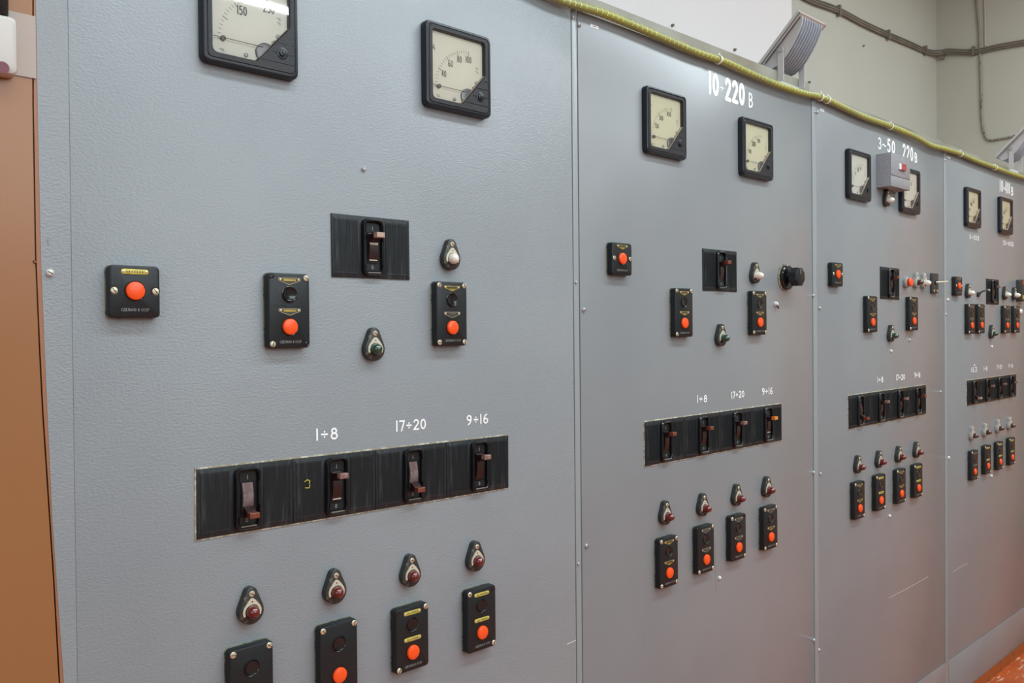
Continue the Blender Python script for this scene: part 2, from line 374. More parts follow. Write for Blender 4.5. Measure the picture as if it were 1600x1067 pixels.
# ------------------------------------------------------------ cabinets
ZT, ZB = .566, -1.165
SEAM = .0022
def sheet(mb, x0, x1, z0, z1, mn, y0=.004, y1=0., ch=.0008):
    mb.prism([(x0, z0), (x1, z0), (x1, z1), (x0, z1)], y0, y1, mn, ch)
CABS = [  # name, x start, strip (x0, x1), door (x0, x1), x end, paint
 ('nearest and widest-looking grey cabinet of the row, in rough hammered paint', (.2346, .2605), (.2606, 1.0600), 1.0600, 'paint_rough', .600),
 ('second grey cabinet, lettered 10÷220 В near its top', (1.0622, 1.0754), (1.0776, 1.9040), 1.9040, 'paint', .600),
 ('third grey cabinet, lettered 3~50 220В, with a small grey box on it', (1.9062, 1.9270), (1.9282, 2.7280), 2.7280, 'paint', .583),
 ('fourth grey cabinet at the far end, lettered 10÷400В', (2.7302, 2.7520), (2.7534, 3.62), 3.62, 'paint', .580)]
cabs = []
edge = [(unp(x, y).x, unp(x, y).z) for x, y in ((56, 0), (59.5, 200), (64, 400), (69.6, 540), (74.5, 650), (81.8, 810), (88, 900), (100, 1067))]
for i, (lab, st, dr, xe, paint, zl) in enumerate(CABS):
    o = thing('control_cabinet', lab, 'cabinet', (st[0], 0, ZB), group='row of grey control cabinets')
    cabs.append(o); dx, dz = -st[0], -ZB
    mb = MB(); mb.box(0.002 if i else .016, xe-st[0]+.0006, .009, .58, 0, ZT-ZB-.001, 'dark_steel'); obj('cabinet_body', mb, o, label='dark inside of the cabinet seen in the seams')
    mb = MB()
    if i == 0:
        out = [(st[1]+dx, 0), (st[1]+dx, ZT+dz), (edge[0][0]+dx, ZT+dz)]+[(x+dx, z+dz) for x, z in edge]+[(edge[-1][0]+.004+dx, 0)]
        mb.prism(out, .0088, .0002, 'paint_rough')
    else: sheet(mb, 0, st[1]+dx, 0, ZT+dz, 'paint_strip', .0088, .0001 if i == 1 else -.0012)
    obj('frame_strip', mb, o)
    mb = MB(); sheet(mb, dr[0]+dx, dr[1]+dx, .13, ZT+dz, paint, .0088); obj('door_panel', mb, o)
    mb = MB(); sheet(mb, (dr[0]+dx) if i else .03, dr[1]+dx, .0, .1285, 'plinth', .0088, -.0012, .0010); obj('plinth_panel', mb, o)
    mb = MB(); mb.box(0 if i else .014, xe-st[0]+.0006, .004, .58, ZT-ZB, zl-ZB, 'lip'); obj('top_ledge', mb, o, label='grey-green ledge above the door')
mb = MB(); mb.box(2.72, 3.9, -.0035, .3, ZF, ZB-.001, 'kerb'); mb.box(-.1, 2.7199, .004, .3, ZF, ZB-.001, 'kerb')
tag(obj('floor_kerb', mb), 'low orange painted kerb under the grey cabinets', 'kerb')

def cab_of(x): return cabs[0] if x < 1.0611 else cabs[1] if x < 1.8995 else cabs[2] if x < 2.7245 else cabs[3]
def on_cab(name, mb, cab, label=None):     # geometry given in world coordinates
    st = Vector(cab.location)/K; mb.v = [(x-st.x, y-st.y, z-st.z) for x, y, z in mb.v]
    return obj(name, mb, cab, label=label)
def paint_text(s, bl, br, h, bold=.055, gap=.2, label=None, name='painted_lettering', mn='white_paint', extra=None):
    a, b = unp(*bl), unp(*br); t = unp(bl[0], bl[1]-h); t2 = unp(br[0], br[1]-h)
    H = ((t.z-a.z)+(t2.z-b.z))/2; mb = MB()
    text_flat(mb, s, a.x, a.z, b.x-a.x, H, H*bold, -.0003, mn, gap, b.z-a.z)
    if extra: extra(mb, a, b, H)
    return on_cab(name, mb, cab_of(a.x), label or 'white painted '+s)
paint_text('1÷8', (493.5, 687.5), (527.5, 685), 16.6, .085)
paint_text('17÷20', (618.5, 673.5), (665, 669.5), 15.2, .085)
paint_text('9÷16', (729, 663.5), (762.5, 660.5), 14, .085)
paint_text('1÷8', (1088.8, 628.5), (1104.6, 627.5), 10.2, .09)
paint_text('17÷20', (1142.6, 622.3), (1162.4, 620), 9.6, .09)
paint_text('9÷16', (1190.6, 616.4), (1206.8, 615.2), 9.6, .09)
paint_text('1÷8', (1370.8, 597.3), (1379.8, 596.6), 8.0, .095)
paint_text('17÷20', (1400.1, 593.7), (1413.6, 592.5), 7.8, .095)
paint_text('9÷16', (1428.6, 589.8), (1437.8, 589.2), 7.6, .095)
paint_text('163', (1517, 581.6), (1526.2, 580.4), 7.4, .085, extra=lambda mb, a, b, H: mb.stroke([(x*.003+b.x-.022, z*.003+b.z+H*1.25) for x, z in arc(0, 0, 2, 1.2, 20, 160, 6)], H*.09, -.0003, 'white_paint'))
paint_text('1÷8', (1537.1, 579), (1542.5, 578.8), 6.4, .085)
paint_text('17÷20', (1557.4, 576.4), (1565.1, 575.9), 6.1, .085)
paint_text('9÷16', (1575.5, 574.5), (1582.5, 573.8), 5.8, .085)
def bold_line(parts, label):
    mb = MB(); cab = None
    for s, bl, br, h, bold, gap in parts:
        a, b = unp(*bl), unp(*br); t = unp(bl[0], bl[1]-h); t2 = unp(br[0], br[1]-h); H = ((t.z-a.z)+(t2.z-b.z))/2
        cab = cab or cab_of(a.x); text_flat(mb, s, a.x, a.z, b.x-a.x, H, H*bold, -.0003, 'white_paint', gap, b.z-a.z)
    on_cab('painted_lettering', mb, cab, label)
bold_line([('1', (1108, 144.4), (1110.5, 145.2), 31.5, .105, .2), ('0', (1114, 147), (1122, 149.5), 31.5, .105, .2), ('÷', (1124.5, 143.5), (1131, 145.5), 15, .075, .2),
           ('220', (1133.5, 154.8), (1162.5, 164), 31.5, .105, .28), ('В', (1169.6, 166.2), (1176, 167.8), 20.5, .07, .2)], 'white painted 10÷220 В')
bold_line([('3', (1372, 231.6), (1376.8, 233.3), 17, .07, .2), ('~', (1378.4, 230.6), (1384.2, 232.6), 9, .12, .2), ('50', (1386.6, 236.2), (1397.8, 240.2), 18.6, .10, .35),
           ('220', (1410.4, 245.6), (1426.4, 252.2), 20.6, .085, .3), ('В', (1428.8, 252.6), (1432.8, 254), 13.5, .10, .2)], 'white painted 3~50 220В')
bold_line([('1', (1562, 298.4), (1562.8, 298.7), 17.5, .07, .2), ('0', (1564.4, 299.2), (1566.6, 300), 17.5, .07, .2), ('÷', (1567.8, 298.5), (1569.4, 299), 9, .12, .2),
           ('400', (1570.6, 301.4), (1577.8, 303.6), 17.5, .06, .34), ('В', (1579.8, 304.3), (1582.8, 304.9), 11.6, .10, .2)], 'white painted 10÷400В')
paint_text('0÷150В', (1514.8, 373.2), (1529.4, 375.9), 6.6, .085, .25)
paint_text('150÷400В', (1567.2, 382.2), (1583.1, 385.2), 6.4, .085, .25)
# paper stickers and scratches
for a, b, h in (((922, 42), (935, 46.4), 5), ((1281, 173), (1287.6, 175.3), 4), ((1479.6, 247), (1484.8, 248.6), 3)):
    p, q = unp(*a), unp(*b); t = unp(a[0], a[1]-h); H = t.z-p.z; mb = MB()
    mb.add([(p.x, -.0004, p.z), (q.x, -.0004, q.z), (q.x, -.0004, q.z+H), (p.x, -.0004, p.z+H)], [(0, 1, 2, 3)], 'sticker')
    mb.stroke([(p.x+(q.x-p.x)*.3, p.z+H*.5+(q.z-p.z)*.3), (p.x+(q.x-p.x)*.75, p.z+H*.5+(q.z-p.z)*.75)], H*.12, -.0006, 'faint_print')
    on_cab('sticker', mb, cab_of(p.x), 'small white sticker')
for pts, wd in (([(886, 1006), (893, 1003.2), (899.2, 1000)], .0006), ([(1118, 846), (1118.4, 925)], .0005), ([(1066, 868), (1073, 860)], .0005), ([(1005, 985), (1007, 1005)], .0006), ([(74.5, 374), (76.5, 382)], .0008),
                ([(1346, 918), (1354, 926)], .0006), ([(1389, 934), (1420, 918), (1450, 901)], .0004), ([(1489, 893), (1500, 886), (1512, 880)], .0004), ([(1449, 700), (1446, 722)], .0012)):
    P = [unp(*p) for p in pts]; mb = MB(); mb.stroke([(p.x, p.z) for p in P], wd, -.0003, 'faint_print' if len(pts) < 3 else 'sticker')
    on_cab('paint_scratch', mb, cab_of(P[0].x), 'pale scratch in the paint')
# screws in doors and strips
def add_screw(px, py, r, m='steel_screw', kind='dome'):
    p = unp(px, py, .002); cab = cab_of(p.x); st = Vector(cab.location)/K
    def b(mb):
        mb.lathe([(r, .003), (r, -.0008*r/.004), (r*.85, -.5*r), (r*.45, -.75*r)], m, n=14)
        if kind == 'slot': mb.box(-r*.7, r*.7, -.86*r, -.7*r, -r*.1, r*.1, 'screw_hole')
    part(('cs', r, m, kind), 'screw', b, cab, (p.x-st.x, -.001, p.z-st.z), (0, random.random()*3, 0))
add_screw(569, 264, .0033); add_screw(78.5, 426, .0040, 'pale_screw', 'slot')
for x, y in ((895.8, 27), (900.6, 441), (904.6, 881)): add_screw(x, y, .0026)
for x, y in ((906, 38.5), (912.8, 484), (917, 853)): add_screw(x, y, .0040, 'steel_screw', 'slot')
for x, y, r in ((1125, 903, .0042), (1271.3, 461.7, .004), (1281.3, 481.2, .004), (1272.4, 1000, .004), (1280.4, 1015.6, .004), (1273.6, 175, .0035), (1277.5, 175, .004),
                (1271.6, 738, .004), (1282.6, 740, .004), (1393, 548.4, .0045), (1390.8, 806, .0045), (1421.8, 531.3, .004), (1478.5, 491, .004), (1481.4, 468.2, .005), (1476.8, 250, .004),
                (1550.3, 541.5, .005), (1549.7, 743.5, .005), (1482.8, 715, .005), (1594.7, 486.6, .010), (1470, 612, .004)): add_screw(x, y, r, 'pale_screw' if r > .004 else 'steel_screw')

# ------------------------------------------------------------ orange cabinet and cream box at the near end
oc = thing('orange_cabinet', 'orange-brown glossy cabinet beside the nearest grey cabinet', 'cabinet', (.2, .0, ZF))
mb = MB(); mb.box(-.9, .0285, .0055, .58, 0, 2.6, 'orange_paint'); obj('cabinet_body', mb, oc)
L = [(52, -30), (52, 160), (56, 400), (62, 540), (67, 640), (84, 900), (93.3, 1067)]
pl = [(unp(*p).x-.2, unp(*p).z-ZF) for p in L]; pr = [(x-.2-.0006, z-ZF) for x, z in edge]
mb = MB(); out = [(pl[0][0], 1.9)]+pl+[(pl[-1][0]+.002, .0)]+[(pr[-1][0]+.002, 0)]+pr[::-1]+[(pr[0][0], 1.9)]
for a in range(1): mb.prism([(x+.0007, z) for x, z in out], .0054, .0006, 'orange_edge')
obj('edge_trim', mb, oc, label='orange trim strip along the edge')
mb = MB(); mb.prism([(-.9, 0), (pl[-1][0]+.0015, 0)]+[(x-.0009, z) for x, z in pl[::-1]]+[(-.9, 1.5)], .0054, .0003, 'orange_paint'); obj('door_panel', mb, oc)
p = unp(54.5, 409); mb = MB(); mb.lathe([(.0020, .004), (.0020, -.0002), (.0013, -.0014)], 'brown_handle', n=12)
obj('screw', mb, oc, (p.x-.2, 0, p.z-ZF))
p0 = unp(29, 118, .001); p1 = unp(57, 26, .001)
mb = MB(); mb.box(p0.x-.06, .2288, -.0012, .0001, p0.z, p1.z, 'beige_plate'); bp = tag(obj('mounting_plate', mb), 'flat beige plate behind the cream switch box', 'plate')  # thin box carrying a reflection on the orange surface as its own colour
D = .018; a = unp(27.5, 27, D); b = unp(27.5, 118, D); cz = (a.z+b.z)/2; hh = a.z-b.z
cb = thing('switch_box', 'cream rounded plastic box cut off by the picture edge, beside the nearest grey cabinet', 'box', (a.x-.04, -.0013, cz))
mb = MB(); mb.prism(rrect(.08, hh, .006), 0, -D+.0013, 'cream_plastic', .004); obj('box_body', mb, cb)
p = unp(3, 116, D*.8); mb = MB(); mb.lathe([(.006, 0), (.006, -.0006)], 'plum_mark', n=20); obj('round_mark', mb, cb, (p.x-a.x+.040, -D+.0010, p.z-cz+.006), label='plum coloured round mark')
p = unp(4, 22, .012); q = unp(4, -60, .012); mb = MB()
mb.tube([p.lerp(q, k/60)+Vector((0, 0, -.001)) for k in range(61)], .0055, 'black_rubber', 14, rf=lambda i: 1 if i % 2 else .84)
tag(obj('corrugated_hose', mb), 'black corrugated hose entering the cream switch box from above', 'hose')

# ------------------------------------------------------------ yellow rope along the cabinet tops
cpts = [(700, -62), (800, -36), (850, -12), (875, 0), (900, 8), (940, 20), (990, 40), (1040, 61.5), (1090, 82.5), (1122, 93), (1140, 100), (1180, 118.5), (1217, 133.5), (1255, 145.8), (1274, 149.5), (1290, 155),
        (1311, 165), (1349, 182.5), (1386, 195.5), (1427, 212.5), (1454, 227), (1476, 232.8), (1500, 240.5), (1522, 250), (1549, 260), (1577, 270.3), (1600, 277.6), (1620, 283)]
pts = poly_smooth([unp(x, y, .011) for x, y in cpts], 5)
dense = [pts[0]]; step = .0035
acc = 0
for a, b in zip(pts[:-1], pts[1:]):
    l = (b-a).length; t = step-acc
    while t <= l: dense.append(a.lerp(b, t/l)); t += step
    acc = (acc+l) % step
rope = thing('rope_light', 'olive-yellow ribbed rope light tied along the tops of the grey cabinets', 'rope light', dense[0])
D0 = dense[0]
mb = MB(); mb.tube([q-D0 for q in dense], .0073, 'cable', 12, rf=lambda i: (1.0, 1.07, 1.0, .93)[i % 4]); obj('rope_sleeve', mb, rope)
mb = MB()
for i in range(6, len(dense)-4, 4):
    if dense[i].x < 1.0 or i % 28 == 6: continue
    q = dense[i]-D0; t = (dense[i+1]-dense[i-1]).normalized()
    A = [Vector((q.x, q.y, q.z)) + Vector((0, -math.cos(s)*.0080, math.sin(s)*.0080)) for s in (-.7, -.2, .3, .8)]
    mb.add([tuple(v-t*.0008) for v in A]+[tuple(v+t*.0008) for v in A], [(k, k+1, k+5, k+4) for k in range(3)], 'cable_rib')
o = obj('yellow_strands', mb, rope, label='bright yellow dashes'); o['kind'] = 'stuff'
for x, y in ((1122.5, 92), (1281, 151.5), (1292, 157), (1391, 197.5), (1500.5, 241), (1554, 262)):
    c = unp(x, y, .011); j = min(range(len(dense)), key=lambda k: (dense[k]-c).length); c = dense[j]; t = (dense[j+1]-dense[j-1]).normalized()
    mb = MB(); a = t.orthogonal().normalized(); b = t.cross(a)
    L = []
    for r, s in ((.0079, -.0022), (.0096, -.0022), (.0096, .0022), (.0079, .0022)):
        L.append([tuple(t*s+a*r*math.cos(k*PI/8)+b*r*math.sin(k*PI/8)) for k in range(16)])
    mb.loft(L+[L[0]], 'tie', (False, False)); mb.box(-.002, .002, -.003, .008, .0085, .013, 'tie')
    obj('cable_tie', mb, rope, c-D0, label='white cable tie')

# ------------------------------------------------------------ panel meters
S = .1272
def uv(u, v): return ((u-.5)*S, (.5-v)*S)
WIN = []
def _win():
    r = .035; o = []
    for cu, cv, a0 in ((.10+r, .09+r, 90), ):
        o += [(cu+r*math.cos(math.radians(a0+90-a)), cv-r*math.sin(math.radians(a0+90-a))) for a in range(0, 91, 18)]
    o += [(.905-r+r*math.cos(math.radians(90-a)), .09+r-r*math.sin(math.radians(90-a))) for a in range(0, 91, 18)]
    o += [(.905, .49), (.545, .895)]
    r2 = .05
    o += [(.10+r2-r2*math.sin(math.radians(a)), .895-r2+r2*math.cos(math.radians(a))) for a in range(0, 91, 18)]
    return [uv(*p) for p in o]
WIN = _win()
CX, CV = .68, .74
def b_body(mb):
    N = 144; outer = lambda ins, r: polar(rrect(S-2*ins, S-2*ins, r, 8), N)
    rim = [[(x, y, z) for x, z in outer(i, r)] for i, r, y in ((0, .009, 0), (0, .009, -.0085), (.0012, .008, -.0112), (.0030, .007, -.0120), (.0046, .006, -.0120))]
    mb.loft(rim, 'meter_rim', (True, False))
    gr = [[(x, y, z) for x, z in outer(i, r)] for i, r, y in ((.0046, .006, -.0120), (.0052, .006, -.0112), (.0064, .005, -.0112), (.0072, .005, -.0122))]
    mb.loft(gr, 'meter_rim', (False, False))
    w0 = polar(WIN, N)
    face = [[(x, -.0122, z) for x, z in outer(.0072, .005)], [(x*1.012, -.0122, z*1.012) for x, z in w0], [(x, -.0116, z) for x, z in w0], [(x*.985, -.0020, z*.985) for x, z in w0]]
    mb.loft(face, 'meter_black', (False, False))
    for v, u0, u1 in ((.565, .875, .94), (.665, .765, .94), (.765, .70, .94), (.865, .585, .94)):
        a, c = uv(u0, v), uv(u1, v); mb.box(a[0], c[0], -.01225, -.0121, a[1]-.0005, a[1]+.0005, 'black_gloss')
def b_shield(mb):
    a, c = uv(.893, .49), uv(.54, .885)
    mb.add([(a[0], -.0113, a[1]), (c[0], -.0113, c[1]), (c[0], -.0050, c[1]), (a[0], -.0050, a[1])], [(0, 1, 2, 3)], 'tan_wall')
def b_glass(mb): mb.add([(x*.995, -.0098, z*.995) for x, z in WIN], [tuple(range(len(WIN)))], 'glass')
def b_zero(mb):
    mb.lathe([(.0075, -.0121), (.0075, -.0127), (.0060, -.0131), (.0058, -.0127), (.0042, -.0127), (.0042, -.0140), (.0036, -.0143)], 'meter_rim', *uv(.815, .765), n=20)
    x, z = uv(.815, .765); mb.box(x-.0006, x+.0006, -.0146, -.0142, z-.003, z+.003, 'black_gloss')
def b_needle(mb):
    a, c = uv(.115, .735), uv(.62, .745); mb.box(a[0], c[0], -.0062, -.0058, a[1]-.00035, a[1]+.00035, 'ink')
def b_coil(mb):
    x, z = uv(.66, .79); mb.lathe([(.0135, -.0020), (.0135, -.0048), (.0115, -.0056), (.006, -.0058)], 'coil', x, z, n=24)
    a = uv(.22, .735); mb.lathe([(.0032, -.002), (.0032, -.0052), (.002, -.0058)], 'coil', *a, n=14)
def dial(kind, card):
    def b(mb):
        mb.add([(x*.985, -.0022, z*.985) for x, z in WIN], [tuple(range(len(WIN)))], card)
        y = -.0025; c = uv(CX, CV)
        labs, letter = kind
        n = 20
        for k in range(n+1):
            ang = math.radians(180-90*(k/n)**.9); r0 = .51*S; r1 = r0-(.055*S if k % 5 == 0 else .032*S)
            p = [(c[0]+r*math.cos(ang), c[1]+r*math.sin(ang)) for r in (r0, r1)]
            mb.stroke(p, .00022 if k % 5 else .00035, y, 'ink')
        for s, ang, h in labs:
            a = math.radians(ang); px, pz = c[0]+.415*S*math.cos(a), c[1]+.415*S*math.sin(a); g, tot = glyphs(s, .2); hh = h*S
            text_flat(mb, s, px-tot*hh*.32, pz-hh/2, tot*hh*.64, hh, hh*(.065 if h > .078 else .05), y, 'ink')
        x, z = uv(.135, .30); text_flat(mb, letter, x, z-.003, .0045, .0085, .00035, y, 'ink')
        for u, v, w_ in ((.79, .40, .07), (.795, .445, .06), (.19, .84, .08)):
            x, z = uv(u, v); mb.stroke([(x, z), (x+w_*S*.5, z)], .0004, y, 'faint_print'); mb.stroke([(x+.002, z-.002), (x+w_*S*.6, z-.002)], .0003, y, 'faint_print')
        for u, v in ((.795, .585), (.455, .845)):
            mb.lathe([(.0026, -.002), (.0026, -.0036), (.0016, -.0042)], 'steel_screw', *uv(u, v), n=14)
        for u, v in ((.74, .66), (.56, .78)):
            x, z = uv(u, v); mb.stroke([(x-.0015, z+.0005), (x, z+.001), (x+.002, z+.003)], .0004, y, 'ink')
    return b
def meter(c, kind, kk, card, label):
    t = thing('panel_meter', label, 'meter', (c[0], -.0004, c[2]), group='square black panel meters')
    part('mbody', 'meter_case', b_body, t)
    d = part(('dial', kk, card), 'dial', dial(kind, card), t, (0, -.0028, 0), label='cream scale card')
    part('ndl', 'needle', b_needle, t, (0, -.0028, 0)); part('coil', 'movement', b_coil, t, (0, -.0028, 0), label='grey metal movement and stop')
    part('shield', 'window_corner_edge', b_shield, t, label='tan inner edge of the cut corner')
    part('glass', 'glass', b_glass, t); part('zero', 'zero_adjuster', b_zero, t)
def cq(*a):
    P = [unp(a[i], a[i+1], .012) for i in range(0, 8, 2)]; c = sum(P, Vector())/4; return (c.x, 0, c.z)
a_, b_ = unp(318.4, 97.7, .012), unp(465.6, 122, .012)
K1 = ([('150', 129, .085), ('250', 87, .085)], 'V')
K2 = ([('40', 156, .075), ('60', 132, .075), ('80', 110, .075), ('100', 90, .075)], 'A')
K3 = ([('150', 154, .070), ('300', 130, .070), ('450', 100, .070)], 'V')
K4 = ([('100', 154, .07), ('200', 128, .08), ('300', 103, .07)], 'V')
K5 = ([('5', 158, .07), ('10', 138, .07), ('20', 118, .08), ('30', 102, .07)], 'A')
meter(((a_.x+b_.x)/2, 0, (a_.z+b_.z)/2+S/2), K1, 1, 'dial_pale', 'black square meter cut off at the top of the picture, dial marked 150 and 250')
meter(cq(664.9, 28.7, 767.9, 58.1, 768.3, 184.6, 664.4, 165), K2, 2, 'dial', 'black square ammeter marked A with 40 60 80 100 on its cream dial')
meter(cq(1009.7, 131.5, 1072.4, 150.8, 1074, 249.3, 1011.7, 238.8), K3, 3, 'dial_old', 'black square voltmeter marked 150 300 450 on the second grey cabinet')
meter(cq(1160.2, 180.3, 1207.7, 194.6, 1208.8, 282.4, 1162.3, 273.7), K4, 4, 'dial_old', 'black square meter under the painted lettering 10÷220 В, dial showing 200')
meter(cq(1326.3, 230.3, 1360.4, 241.6, 1362.9, 315.4, 1328.4, 308.7), K5, 5, 'dial_pale', 'black square meter with pale dial beside the small grey box, fully in view')
p = unp(1424.6, 298, .012)
meter((p.x, 0, p.z), K5, 5, 'dial_pale', 'black square meter partly hidden behind the small grey box')
meter(cq(1510.5, 290.8, 1533.4, 297.3, 1534.8, 356.9, 1511.4, 353.1), K4, 4, 'dial_old', 'black square meter above the small painted 0÷150В')
meter(cq(1563.9, 305.8, 1583.1, 311.4, 1583.9, 367.2, 1563.9, 363.9), K4, 4, 'dial_old', 'black square meter above the small painted 150÷400В')

# ------------------------------------------------------------ breakers
BW, BH = .1262, .0868
def b_plate(mb):
    sheet(mb, -BW/2, BW/2, -BH/2, BH/2, 'bakelite_worn', 0, -.0016, .0006)
    for sx in (-1, 1):
        x0, x1 = sorted((sx*.0225, sx*.0590)); mb.box(x0, x1, -.0021, -.0015, -BH/2+.006, BH/2-.006, 'bakelite_worn')
        n = 22
        for k in range(n):
            x = x0+.0009+(x1-x0-.0018)*k/(n-1); mb.box(x-.00028, x+.00028, -.0025, -.0020, -BH/2+.0085, BH/2-.0085, 'bakelite_worn')
    mb.box(-BW/2+.0012, -BW/2+.0036, -.0019, -.0015, -BH/2+.004, BH/2-.004, 'bakelite_worn'); mb.box(BW/2-.0036, BW/2-.0012, -.0019, -.0015, -BH/2+.004, BH/2-.004, 'bakelite_worn')
def b_frame(mb):
    N = 64; o = rrect(.0345, .0800, .0075, 8); i_ = rrect(.0265, .0710, .0050, 8)
    O, I = polar(o, N), polar(i_, N); mid = [((a[0]+b[0])/2, (a[1]+b[1])/2) for a, b in zip(O, I)]
    L = [[(x, -.0010, z) for x, z in O], [(x, -.0060, z) for x, z in O], [(x*.3+m[0]*.7, -.0084, z*.3+m[1]*.7) for (x, z), m in zip(O, mid)],
         [(x*.35+m[0]*.65, -.0084, z*.35+m[1]*.65) for (x, z), m in zip(I, mid)], [(x, -.0066, z) for x, z in I], [(x*.98, -.0019, z*.98) for x, z in I]]
    mb.loft(L, 'black_gloss', (False, False))
    mb.add([(x, -.0019, z) for x, z in I], [tuple(range(N))], 'bakelite')
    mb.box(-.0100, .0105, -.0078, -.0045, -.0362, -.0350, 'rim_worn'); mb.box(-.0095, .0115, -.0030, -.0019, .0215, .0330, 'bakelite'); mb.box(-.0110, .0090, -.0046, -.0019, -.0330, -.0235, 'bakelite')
    text_flat(mb, '1', .0000, .0245, .0005, .005, .0004, -.0032, 'faint_print'); text_flat(mb, '0', -.0030, -.0305, .0030, .005, .0004, -.0048, 'faint_print')
def b_slot(m, pale):
    def b(mb):
        mb.box(-.0085, .0085, -.0032, -.0018, -.0225, .0205, 'black_gloss')
        n = 10; L = []
        for k in range(n+1):
            z = -.020+.040*k/n; y = -.0034-.0034*math.sin(PI*k/n); L.append([(-.0068, y, z), (.0068, y, z), (.0068, -.002, z), (-.0068, -.002, z)])
        mb.loft(L, m, (True, True))
        if pale: mb.box(-.0066, .0060, -.0056, -.0040, -.0188, -.0172, 'slot_pale')
        if pale == 2: mb.box(-.0066, .0060, -.0076, -.0060, .0035, .0065, 'slot_pale')
    return b
def b_handle(up, m):
    def b(mb):
        z0 = .0125 if up else -.0150; z1 = z0+(.0035 if up else -.0045); w2 = .0068
        # base wedge, then the grip reaching outwards
        hgt = .0042
        L = [[(sx*w2*f, y, zc+sz*h) for sx, sz in ((-1, -1), (1, -1), (1, 1), (-1, 1))]
             for y, zc, h, f in ((-.0035, z0, .0060, 1), (-.0110, z0+(z1-z0)*.4, .0046, .95), (-.0155, z1, .0034, .86), (-.0225, z1, .0036, .90), (-.0245, z1, .0036, .92), (-.0250, z1, .0028, .8))]
        mb.loft(L[:3], 'slot_red', (True, False)); mb.loft(L[2:], m, (False, True))
    return b
def breaker(c, ang, up, hm, slot, pale, label, group, sx=1., sz=1.):
    t = thing('circuit_breaker', label, 'circuit breaker', c, (0, -ang, 0), group); t.scale = (sx, 1, sz)
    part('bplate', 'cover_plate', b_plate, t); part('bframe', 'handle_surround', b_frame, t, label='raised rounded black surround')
    part(('slot', slot, pale), 'slide', b_slot(slot, pale), t, label='dark slide behind the handle')
    part(('hdl', up, hm), 'toggle_handle', b_handle(up, hm), t, label={'brown_handle': 'red-brown', 'tan_handle': 'tan', 'orange_handle': 'bright orange', 'pink_handle': 'dusty brown'}[hm]+' handle '+('up' if up else 'down'))
def quad(q, d=.002):
    P = [unp(q[i], q[i+1], d) for i in range(0, 8, 2)]; c = sum(P, Vector())/4
    ang = (math.atan2(P[1].z-P[0].z, P[1].x-P[0].x)+math.atan2(P[2].z-P[3].z, P[2].x-P[3].x))/2
    return c, ang, ((P[1].x-P[0].x)+(P[2].x-P[3].x))/2, ((P[0].z-P[3].z)+(P[1].z-P[2].z))/2
def cutout(c, ang, w_, h, x):
    mb = MB(); e = .0016
    for x0, x1, z0, z1 in ((-w_/2-e, w_/2+e, h/2-.0005, h/2+e), (-w_/2-e, w_/2+e, -h/2-e, -h/2+.0005), (-w_/2-e, -w_/2+.0004, -h/2, h/2), (w_/2-.0004, w_/2+e*.5, -h/2, h/2)):
        mb.box(x0, x1, -.0009, .0002, z0, z1, 'cream_edge')
    ca, sa = math.cos(ang), math.sin(ang); mb.v = [(c.x+a*ca-b*sa, y, c.z+a*sa+b*ca) for a, y, b in mb.v]
    on_cab('cutout_edge', mb, cab_of(c.x), 'chipped pale edge of the opening around the breakers')
WHERE = ['nearest cabinet', 'second cabinet', 'third cabinet', 'fourth cabinet']
for i, (q, hm, sl, pl_) in enumerate((((518, 333.6, 638.9, 343.8, 640.8, 438.2, 518.3, 431.5), 'tan_handle', 'slot_red', 2), ((1098.1, 387.7, 1151.2, 393.1, 1151.7, 456, 1098.9, 453.9), 'brown_handle', 'slot_red', 0),
                       ((1375.3, 416.3, 1404.7, 419.7, 1406, 468.4, 1376.6, 466.6), 'brown_handle', 'slot_red', 0), ((1541.2, 435.2, 1561, 437, 1560.6, 476, 1542, 475), 'pink_handle', 'slot_red', 0))):
    c, ang, w_, h = quad(q)
    breaker((c.x, -.0003, c.z), ang, True, hm, sl, pl_, ('lone black breaker above the row of four, '+('tan' if i == 0 else 'brown' if i < 3 else 'dusty pink')+' handle, '+WHERE[i]), 'single black breakers', w_/BW, h/BH)
POSN = ['first of the row, nothing painted above', 'under painted 1÷8', 'under painted 17÷20', 'under painted 9÷16']
ROWS = [((305, 733.5, 794, 680, 795, 762, 308.6, 843.5), [(0, 'brown_handle', 'slot_dusty', 0), (1, 'pink_handle', 'slot_red', 1), (0, 'brown_handle', 'slot_dusty', 0), (1, 'pink_handle', 'slot_red', 0)]),
        ((1007.2, 658.8, 1221, 631, 1221.4, 687.5, 1008, 729.4), [(1, 'brown_handle', 'slot_red', 0), (1, 'brown_handle', 'slot_red', 0), (1, 'pink_handle', 'slot_red', 0), (1, 'orange_handle', 'slot_red', 1)]),
        ((1325.1, 618.2, 1446.7, 601.2, 1446.7, 646.7, 1326.8, 670.4), [(0, 'brown_handle', 'slot_red', 0), (1, 'pink_handle', 'slot_red', 0), (1, 'pink_handle', 'slot_red', 0), (1, 'brown_handle', 'slot_red', 0)]),
        ((1511.7, 594.8, 1587.8, 583.8, 1587.1, 620, 1510.6, 634), [(0, 'tan_handle', 'slot_red', 0), (1, 'pink_handle', 'slot_red', 0), (1, 'pink_handle', 'slot_red', 0), (1, 'pink_handle', 'slot_red', 0)])]
CN = {'brown_handle': 'red-brown', 'tan_handle': 'tan', 'orange_handle': 'orange', 'pink_handle': 'dusty brown'}
